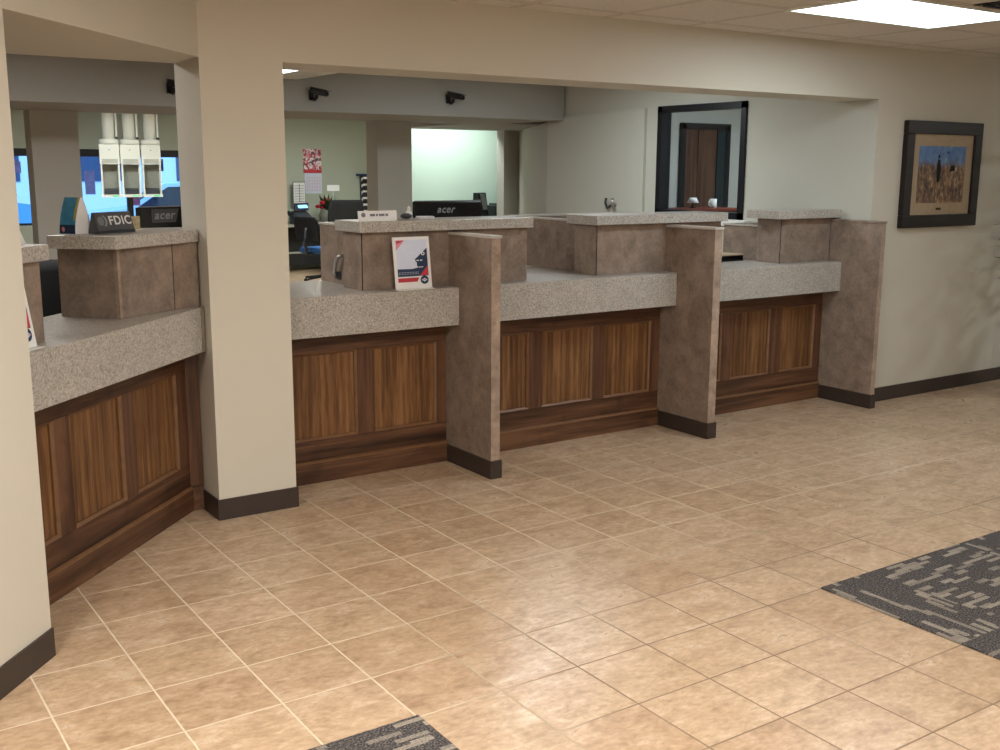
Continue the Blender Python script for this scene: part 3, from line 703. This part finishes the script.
# ------------------------------------------------------------------ security cameras
def seccam(label, x, z, rz):
    t = thing('security_camera', label, 'camera', (x - .085, 4.949, z), 0, 'black cameras on the bulkhead'); t.scale = (.76, .76, .76)
    MB().box(-.03, .03, -.012, -.001, -.05, .05, .003).build('wall_plate', 'black', t)
    MB().tube([(0, -.012, -.03), (.015, -.05, -.05), (.02, -.085, -.03), (.02, -.09, .0)], .017, 10).build('bracket', 'black', t, True)
    b = MB(); R = Matrix.Translation((.03, -.10, .03)) @ Matrix.Rotation(rz, 4, 'Z') @ Matrix.Rotation(.22, 4, 'X')
    b.box(-.032, .032, -.10, .08, -.028, .03, .008, rot=R); b.build('body', 'black', t)
    h = MB(); h.box(-.04, .04, -.125, .085, .0305, .038, .003, rot=R); h.build('sunshield', 'black', t)
    l = MB(); l.tube([R @ Vector((0, -.101, 0)), R @ Vector((0, -.116, 0))], .02, 14); l.build('lens', 'black_gloss', t)
    return t
seccam('black security camera above the sage wall, nearest to the column', 3.225, 2.195, .75)
seccam('black security camera above the pale mint wall', 4.50, 2.215, .75)
seccam('black security camera at the left, half hidden by the column', 2.09, 2.20, .6)

# ------------------------------------------------------------------ pneumatic tube stations
def station(label, x):
    t = thing('tube_station', label, 'pneumatic tube station', (x, 12.0, 0), -.25, 'white pneumatic tube stations')
    MB().lathe([(.078, 2.001), (.078, CEIL - .002)], (-.0, .10), 20).build('tube', 'white_plastic', t, True)
    MB().lathe([(.118, 1.93), (.130, 1.94), (.130, 1.985), (.11, 2.0)], (0, .10), 24).build('collar', 'white_plastic', t, True)
    MB().tube([(.105, .1, 2.012), (.105, .1, CEIL - .002)], .012, 8).build('conduit', 'white', t)
    MB().box(.085, .125, .08, .12, 2.001, 2.03).build('junction_box', 'black', t)
    MB().box(-.128, .128, 0, .22, 1.665, 1.929, .006).build('head', 'white_plastic', t)
    g = MB()
    for i in range(5): g.box(-.1, .1, -.003, -.0005, 1.68 + i * .012, 1.686 + i * .012)
    g.build('grille', 'bay_dark', t)
    MB().box(-.006, .006, -.003, -.0005, 1.85, 1.862).build('lock', 'black', t)
    b = MB().box(-.122, -.10, .012, .22, 1.26, 1.664).box(.10, .122, .012, .22, 1.26, 1.664).box(-.130, .130, -.004, .22, 1.222, 1.259).box(-.099, .099, .2, .22, 1.263, 1.664)
    b.build('carrier_bay', 'white_plastic', t)
    MB().box(-.098, .098, .19, .199, 1.33, 1.653).build('bay_lining', 'bay_dark', t)
    MB().prism_axis([(.005, 1.263), (.185, 1.263), (.185, 1.34), (.06, 1.32)], -.09, .09, 0).build('carrier_cradle', 'dark_grey', t)
    MB().box(.02, .085, -.008, -.0045, 1.232, 1.248).build('indicator', 'green_led', t)
    return t
station('white pneumatic tube station, leftmost of the three by the far window', 3.355)
station('white pneumatic tube station in the middle of the three by the far window', 3.63)
station('white pneumatic tube station, rightmost of the three by the far window', 3.912)

# ------------------------------------------------------------------ office chairs
def chair(label, loc, rz, back, seat, top=1.08, arms=False, bw=.48):
    t = thing('office_chair', label, 'chair', loc, rz, 'office chairs')
    sb = MB(); sb.box(-.24, .24, -.24, .22, .43, .52, .035); sb.build('seat', seat, t, True)
    bk = MB(); hb = top - .56
    n = 14; pts = []
    for i in range(n + 1):
        u = -1 + 2 * i / n
        pts.append(u)
    vs = []
    for fz in range(9):
        z = .60 + (top - .60) * fz / 8
        wv = bw / 2 * (1 - .10 * abs(fz / 8 - .5) ** 2 * 4 - (.10 if fz in (0, 8) else 0))
        vs.append([(u * wv, .22 + .05 * fz / 8 - .05 * (1 - u * u), z) for u in pts])
    for off, flip in ((0, 0), (.05, 1)):
        grid = [[bk.bm.verts.new((x, y + off, z)) for x, y, z in row] for row in vs]
        for a in range(8):
            for b in range(n): bk.bm.faces.new((grid[a][b], grid[a][b + 1], grid[a + 1][b + 1], grid[a + 1][b]))
        if off == 0: g0 = grid
        else: g1 = grid
    edge = [(0, b) for b in range(n)] 
    for b in range(n):
        bk.bm.faces.new((g0[0][b], g1[0][b], g1[0][b + 1], g0[0][b + 1])); bk.bm.faces.new((g0[8][b + 1], g1[8][b + 1], g1[8][b], g0[8][b]))
    for a in range(8):
        bk.bm.faces.new((g0[a][0], g0[a + 1][0], g1[a + 1][0], g1[a][0])); bk.bm.faces.new((g0[a + 1][n], g0[a][n], g1[a][n], g1[a + 1][n]))
    bk.build('backrest', back, t, True)
    MB().tube([(0, .16, .425), (0, .30, .44), (0, .32, .55), (0, .305, .8)], .022, 8).build('back_support', 'black', t, True)
    MB().tube([(0, 0, .09), (0, 0, .428)], .028, 12).build('gas_lift', 'black', t)
    for i in range(5):
        a = 2 * PI * i / 5 + .3; c, s = math.cos(a), math.sin(a)
        MB().tube([(.03 * c, .03 * s, .10), (.28 * c, .28 * s, .075)], .022, 8, .014).build('leg', 'black', t)
        MB().ball((.28 * c, .28 * s, .0305), .03, (1, 1, 1), 10).build('caster', 'black', t, True)
    if arms:
        for s in (-1, 1):
            MB().tube([(s * .25, .08, .46), (s * .30, .08, .50), (s * .30, .06, .66), (s * .30, -.14, .68)], .022, 8).build('armrest', 'black', t, True)
    return t
chair('black office chair behind the angled counter, left of its raised ledge', (.66, 2.86, 0), -.4, 'black_matte', 'black_matte', 1.12)
chair('black office chair with rounded back at the far desk, beside the flowers', (6.78, 12.15, 0), PI + .05, 'black_matte', 'black_matte', 1.15, False, .60)
chair('office chair with a blue seat and black arms, in front of the far desk', (5.98, 11.0, 0), 1.9, 'black_matte', 'blue_fabric', .95, True)

# ------------------------------------------------------------------ far desk and what stands on it
t = thing('office_desk', 'dark desk with a grey-green top at the far sage wall', 'desk', (0, 0, 0))
MB().box(5.6, 7.6, 12.62, 13.28, .715, .75, .004).build('desk_top', 'desk', t)
MB().box(5.62, 5.66, 12.66, 13.26, 0.001, .714).build('end_panel', 'desk_dark', t); MB().box(7.54, 7.58, 12.66, 13.26, .001, .714).build('end_panel', 'desk_dark', t)
MB().box(5.661, 7.539, 12.95, 12.98, .08, .714).build('modesty_panel', 'desk_dark', t)
MB().box(5.661, 6.1, 12.70, 12.94, .15, .713, .003).build('drawer_unit', 'desk_dark', t)
MB().box(5.70, 6.5, 12.64, 12.70, .30, .325).build('shelf', 'desk', t)
t = thing('desk_phone', 'black desk telephone with a lit blue screen on the far desk', 'phone', (6.49, 12.83, .7505), .45); t.scale = (1.2, 1.2, 1.1)
m = MB(); m.prism_axis([(-.11, 0), (.10, 0), (.10, .17), (.06, .19), (-.11, .04)], -.13, .15, 0); m.build('base', 'dark_grey', t)
MB().tube([(-.17, -.08, .06), (-.17, .02, .12), (-.17, .10, .17)], .032, 10).build('handset', 'black', t, True)
m = MB(); m.box(-.09, .09, -.004, .004, -.028, .028); 
for v in m.bm.verts: v.co = Matrix.Translation((.01, -.005, .255)) @ Matrix.Rotation(-.5, 4, 'X') @ v.co
m.build('screen', 'screen', t)
m = MB(); m.box(-.13, .14, .0, .03, .19, .30, .008); m.build('display_head', 'dark_grey', t)
m = MB(); m.box(-.10, .12, -.150, -.112, .001, .035); m.build('palm_rest', 'mid_grey', t)
t = thing('document_stand', 'upright stand holding a printed sheet behind the desk telephone', 'document stand', (6.60, 13.16, .7505), .3)
MB().box(-.13, .13, 0, .012, .30, .66, .003).build('holder', 'mid_grey', t)
MB().box(-.118, .118, -.0015, -.0005, .315, .645).build('sheet', 'white', t)
g = MB()
for i in range(7): g.box(-.10, .10, -.0032, -.002, .34 + i * .042, .346 + i * .042)
g.box(-.006, .006, -.0032, -.002, .33, .63); g.build('print_line', 'ink', t)
MB().tube([(0, .03, .01), (0, .03, .45)], .012, 8).build('post', 'mid_grey', t); MB().box(-.08, .08, -.05, .10, 0, .01).build('foot', 'mid_grey', t)
t = thing('flower_vase', 'grey vase of red flowers and green leaves with a white card, on the far desk', 'flowers', (6.93, 12.85, .7505)); t.scale = (1.35, 1.35, 1.15)
MB().lathe([(.06, 0), (.085, .05), (.09, .12), (.075, .17), (.08, .19)]).build('vase', 'clay', t, True)
fl_ = MB(); lf = MB()
for i in range(9):
    a = random.uniform(0, 2 * PI); r = random.uniform(.01, .10); fl_.ball((r * math.cos(a) - .02, r * math.sin(a), random.uniform(.22, .34)), random.uniform(.03, .045), (1, 1, .8), 8)
for i in range(46):
    a = random.uniform(0, 2 * PI); L = random.uniform(.12, .26); e_ = random.uniform(.2, 1.2)
    d = Vector((math.cos(a) * math.cos(e_), math.sin(a) * math.cos(e_), math.sin(e_))); s = d.cross(Vector((0, 0, 1))).normalized() * .022
    b_ = Vector((0, 0, .19)); lf.poly([b_, b_ + d * L * .55 + s, b_ + d * L, b_ + d * L * .55 - s])
fl_.build('flower', 'flower_red', t, True); lf.build('foliage', 'leaf', t)
MB().tube([(.06, -.04, .18), (.07, -.04, .47)], .004, 6).build('card_stick', 'white', t)
MB().box(-.01, .15, -.046, -.043, .45, .53).build('card', 'white', t)
t = thing('wall_calendar', 'wall calendar with a pink and red floral picture on the far sage wall', 'calendar')
MB().box(6.742, 7.062, 13.294, 13.299, 1.56, 1.93).build('picture_page', 'floral', t)
MB().box(6.742, 7.062, 13.293, 13.299, 1.545, 1.60).build('title_band', 'red', t)
MB().box(6.760, 7.062, 13.295, 13.299, 1.215, 1.544).build('date_page', 'pink' if False else M['pale_lav'], t)
g = MB()
for i in range(5): g.box(6.78, 7.04, 13.293, 13.2945, 1.27 + i * .05, 1.274 + i * .05)
for i in range(6): g.box(6.80 + i * .045, 6.803 + i * .045, 13.293, 13.2945, 1.25, 1.49)
g.build('date_grid', 'pink', t)
t = thing('file_rack', 'tall narrow wall rack of stacked document pockets beside the grey column', 'file rack', (7.84, 13.2045, 0))
MB().box(-.085, .085, .07, .095, .80, 1.53).build('back_panel', 'dark_grey', t)
MB().box(-.16, .085, .0, .069, 1.50, 1.535).build('top_bracket', 'navy', t)
for i in range(6):
    m = MB(); m.prism_axis([(.069, .82 + i * .11), (-.03, .88 + i * .11), (-.035, .90 + i * .11), (.069, .85 + i * .11)], -.08, .08, 0); m.build('pocket', 'dark_grey', t)
    m = MB(); m.prism_axis([(.06, .855 + i * .11), (-.02, .895 + i * .11), (-.005, .935 + i * .11), (.065, .915 + i * .11)], -.07, .06, 0); m.build('papers', 'white', t)

# counter in the mint room
t = thing('back_counter', 'low counter against the mint wall', 'counter')
MB().box(6.2, 7.7, 8.0, 8.54, .96, 1.0, .004).build('counter_top', 'desk', t); MB().box(6.22, 7.68, 8.04, 8.53, .001, .959).build('counter_body', 'desk_dark', t)
t = thing('card_reader', 'small black upright device with a silver face at the mint wall', 'device', (6.90, 8.25, 1.0005), .3)
m = MB(); m.prism_axis([(-.07, 0), (.07, 0), (.05, .33), (-.01, .33)], -.085, .085, 0); m.build('body', 'black', t)
m = MB(); m.prism_axis([(-.074, .12), (-.0705, .12), (-.018, .32), (-.022, .32)], -.04, .05, 0); m.build('face_plate', 'silver', t)
t = thing('desk_printer', 'dark low printer at the right end of the mint wall', 'printer', (7.22, 8.25, 1.0005))
MB().box(-.16, .2, -.14, .16, 0, .17, .01).build('body', 'black', t); MB().box(-.14, .18, -.16, -.141, .03, .09).build('paper_slot', 'navy', t); MB().box(-.10, .16, -.05, .14, .1705, .195).build('lid', 'dark_grey', t)

# coat hook on the inner right wall
t = thing('wall_hook', 'small double chrome hook on the pale inner wall above the middle ledge', 'hook', (5.683, 4.20, 1.315))
MB().box(-.012, -.0, -.05, .05, -.05, .07, .003).build('plate', 'silver', t)
for s in (-1, 1): MB().tube([(-.012, s * .03, .0), (-.05, s * .04, -.03), (-.07, s * .045, .02), (-.06, s * .045, .06)], .012, 8).build('prong', 'silver' if s < 0 else 'dark_grey', t, True)

# office furniture behind the glass
t = thing('office_cabinet', 'reddish wooden cabinet behind the dark window', 'cabinet', (6.86, 4.42, 0))
MB().box(-.3, .45, -.2, .2, 0.001, 1.235, .004).build('body', 'cherry', t); MB().box(-.32, .47, -.22, .22, 1.2355, 1.262, .004).build('top', 'cherry', t)
for a, b in ((-.29, .07), (.08, .44)): MB().box(a, b, -.215, -.201, .05, 1.2, .002).build('door', 'cherry', t)
t = thing('table_lamp', 'small white shaded lamp behind the dark window', 'lamp', (6.83, 4.40, 1.2625))
MB().lathe([(.035, 0), (.03, .01), (.008, .018), (.008, .05)]).build('base', 'brass', t, True)
MB().lathe([(.058, .0505), (.032, .10)]).build('lamp_shade', 'white', t, True)
t = thing('coffee_mug', 'white mug behind the dark window', 'mug', (7.10, 4.40, 1.2625))
MB().lathe([(.03, 0), (.036, .006), (.036, .085), (.032, .085), (.032, .01)]).build('body', 'white_plastic', t, True)
MB().tube([(-.035, 0, .07), (-.058, 0, .06), (-.058, 0, .03), (-.035, 0, .018)], .006, 8).build('handle', 'white_plastic', t, True)

# ------------------------------------------------------------------ potted tree by the right wall
t = thing('potted_tree', 'leafy potted tree at the right edge, one leaf tip showing', 'plant', (7.24, 1.0, 0))
MB().lathe([(.15, .001), (.18, .02), (.21, .34), (.22, .36), (.20, .36), (.19, .32)], (0, 0), 28).build('pot', 'clay', t, True)
MB().lathe([(.185, .30), (.185, .325)], (0, 0), 20).build('soil', 'soil', t)
tr = MB()
for k_ in range(3):
    a = k_ * 2.1; tr.tube([(.03 * math.cos(a), .03 * math.sin(a), .32), (.05 * math.cos(a), .05 * math.sin(a), .9), (.13 * math.cos(a), .13 * math.sin(a), 1.5)], .018, 8, .009)
tr.build('trunk', 'bark', t, True)
lf = MB()
for i in range(420):
    a = random.uniform(0, 2 * PI); z = random.uniform(.75, 1.95); rr = .42 * math.sqrt(random.random()) * (1 - abs(z - 1.35) * .45)
    p = Vector((rr * math.cos(a), rr * math.sin(a), z)); e_ = random.uniform(-.7, .4); a2 = a + random.uniform(-.8, .8)
    d = Vector((math.cos(a2) * math.cos(e_), math.sin(a2) * math.cos(e_), math.sin(e_))); s = d.cross(Vector((0, 0, 1))).normalized() * .03; L = random.uniform(.09, .14)
    lf.poly([p, p + d * L * .5 + s, p + d * L, p + d * L * .5 - s])
lf.build('foliage', 'leaf', t)

# ------------------------------------------------------------------ flyers on the far window and what is outside
k_ = 0
for x, z, w_, h_, mt_, lb in ((2.44, 1.62, .10, .16, 'paper_lav', 'tall pale flyer taped to the far window, left of the left grey column'),
                          (3.20, 1.68, .12, .14, 'paper_grey', 'grey flyer taped to the far window, uppermost right of the left grey column'),
                          (3.24, 1.47, .10, .12, 'paper_dark', 'dark flyer taped to the far window, second down right of the left grey column'),
                          (3.22, 1.26, .13, .15, 'paper_pink', 'pinkish flyer taped to the far window, lowest right of the left grey column'),
                          (3.42, 1.40, .14, .34, 'paper_lav', 'tall pale sheet taped to the far window behind the tube stations'),
                          (4.06, 1.14, .14, .16, 'paper_pink', 'pinkish flyer taped to the far window under the tube stations'),
                          (4.46, 1.66, .10, .18, 'paper_grey', 'grey flyer taped to the far window, right of the tube stations')):
    q = tag(MB().box(x - w_ / 2, x + w_ / 2, 13.425, 13.4335, z - h_ / 2, z + h_ / 2).build('window_flyer', mt_), lb, 'flyer', 'flyers on the far window')
def car(label, loc, rz, paint):
    t = thing('parked_car', label, 'car', loc, rz)
    b = MB(); prof = [(-2.2, .32), (2.2, .32), (2.25, .62), (2.1, .80), (1.2, .92), (.55, 1.36), (-.9, 1.40), (-1.6, .98), (-2.2, .92)]
    b.prism_axis(prof, -.85, .85, 1); b.build('body', paint, t)
    for s in (-1, 1):
        m = MB(); m.prism_axis([(-1.35, .98), (1.02, .95), (.5, 1.30), (-.85, 1.33)], s * .852, s * .858, 1); m.build('side_window', 'car_glass', t)
        for xw in (-1.4, 1.45): MB().tube([(xw, s * .70, .33), (xw, s * .87, .33)], .328, 20).build('wheel', 'tyre', t)
    m = MB(); m.poly([(1.16, -.75, .945), (1.16, .75, .945), (.60, .70, 1.345), (.60, -.70, 1.345)]); 
    for v in m.bm.verts: v.co.x += .03; v.co.z += .02
    m.build('windscreen', 'car_glass', t)
    return t
car('pale car parked outside, right of the tube stations', (6.2, 17.2, -.02), PI * .92, 'car_white')
car('blue car parked outside the far window at left', (2.3, 24.0, -.02), .1, 'car_blue')
struct(MB().box(-20, 30, 13.6, 60, -.08, -.02).build('ground_outside', 'asphalt'))
eb = thing('outside_building', 'bright pale building across the street outside the far window', 'building', (0, 34, -.02))
MB().box(-15, 28, 0, 6, 0, 6).build('wall', 'ext_wall', eb)
for i in range(9): MB().box(-8 + i * 3.2, -6.6 + i * 3.2, -.05, -.001, 1.2, 2.6).build('window', 'navy', eb)

# ------------------------------------------------------------------ lights
def area(name, loc, size, energy, col, rot=(0, 0, 0), spread=None):
    l = bpy.data.lights.new(name, 'AREA'); l.shape = 'RECTANGLE'; l.size, l.size_y = size; l.energy = energy; l.color = col
    o = bpy.data.objects.new(name, l); COL.objects.link(o); o.location = loc; o.rotation_euler = rot; return o
WARM = (1.0, .96, .895); NEUT = (1.0, .98, .94); COOL = (.88, .97, 1.0)
area('lobby_light_front_left', (-1.3, -1.5, 2.42), (1.2, .6), 80, WARM)
area('lobby_light_front', (1.2, -1.3, 2.42), (1.2, .6), 42, WARM)
area('lobby_light_rear', (0.0, -4.6, 2.42), (1.2, .6), 72, WARM)
area('lobby_light_mid', (3.0, -3.6, 2.42), (1.2, .6), 36, NEUT)
area('lobby_light_rear_right', (4.0, -5.4, 2.42), (1.2, .6), 16, NEUT)
area('lobby_light_panel', (4.5, .42, 2.415), (1.1, .55), 13, COOL)
area('plant_shadow_light', (8.7, -.75, 2.42), (.3, .3), 24, COOL)  # added small lamp without fixture, throws the tree's shadow on the wall
area('staff_light_left', (.3, 3.2, 2.42), (1.2, .6), 42, NEUT)
area('staff_light_right', (4.3, 3.3, 2.42), (1.2, .6), 30, COOL)
area('mint_room_light', (6.4, 7.95, 2.40), (1.4, .25), 23, (.90, 1.0, .95))
area('far_office_light', (6.3, 10.6, 2.42), (1.2, .6), 72, (.95, 1.0, .94))
area('far_window_office_light', (3.0, 10.6, 2.42), (1.2, .6), 50, (.95, 1.0, .95))
area('side_office_light', (7.4, 3.4, 2.42), (.6, .6), 34, COOL)

sn = bpy.data.lights.new('daylight', 'SUN'); sn.energy = 3.0; sn.color = (.86, .93, 1.0); sn.angle = .02
so = bpy.data.objects.new('daylight', sn); COL.objects.link(so); so.rotation_euler = (math.radians(52), 0, math.radians(-20)); so.location = (0, 20, 12)

wld = bpy.data.worlds.new('sky'); SC.world = wld; wld.use_nodes = True
nt = wld.node_tree; nt.nodes.clear()
bg = nt.nodes.new('ShaderNodeBackground'); ow = nt.nodes.new('ShaderNodeOutputWorld')
bg.inputs[0].default_value = (.42, .66, 1.0, 1); bg.inputs[1].default_value = 2.2
nt.links.new(bg.outputs[0], ow.inputs[0])

SC.view_settings.view_transform = 'Standard'
SC.view_settings.look = 'None'
SC.view_settings.exposure = 0.14
SC.cycles.use_denoising = True
SC.cycles.max_bounces = 8
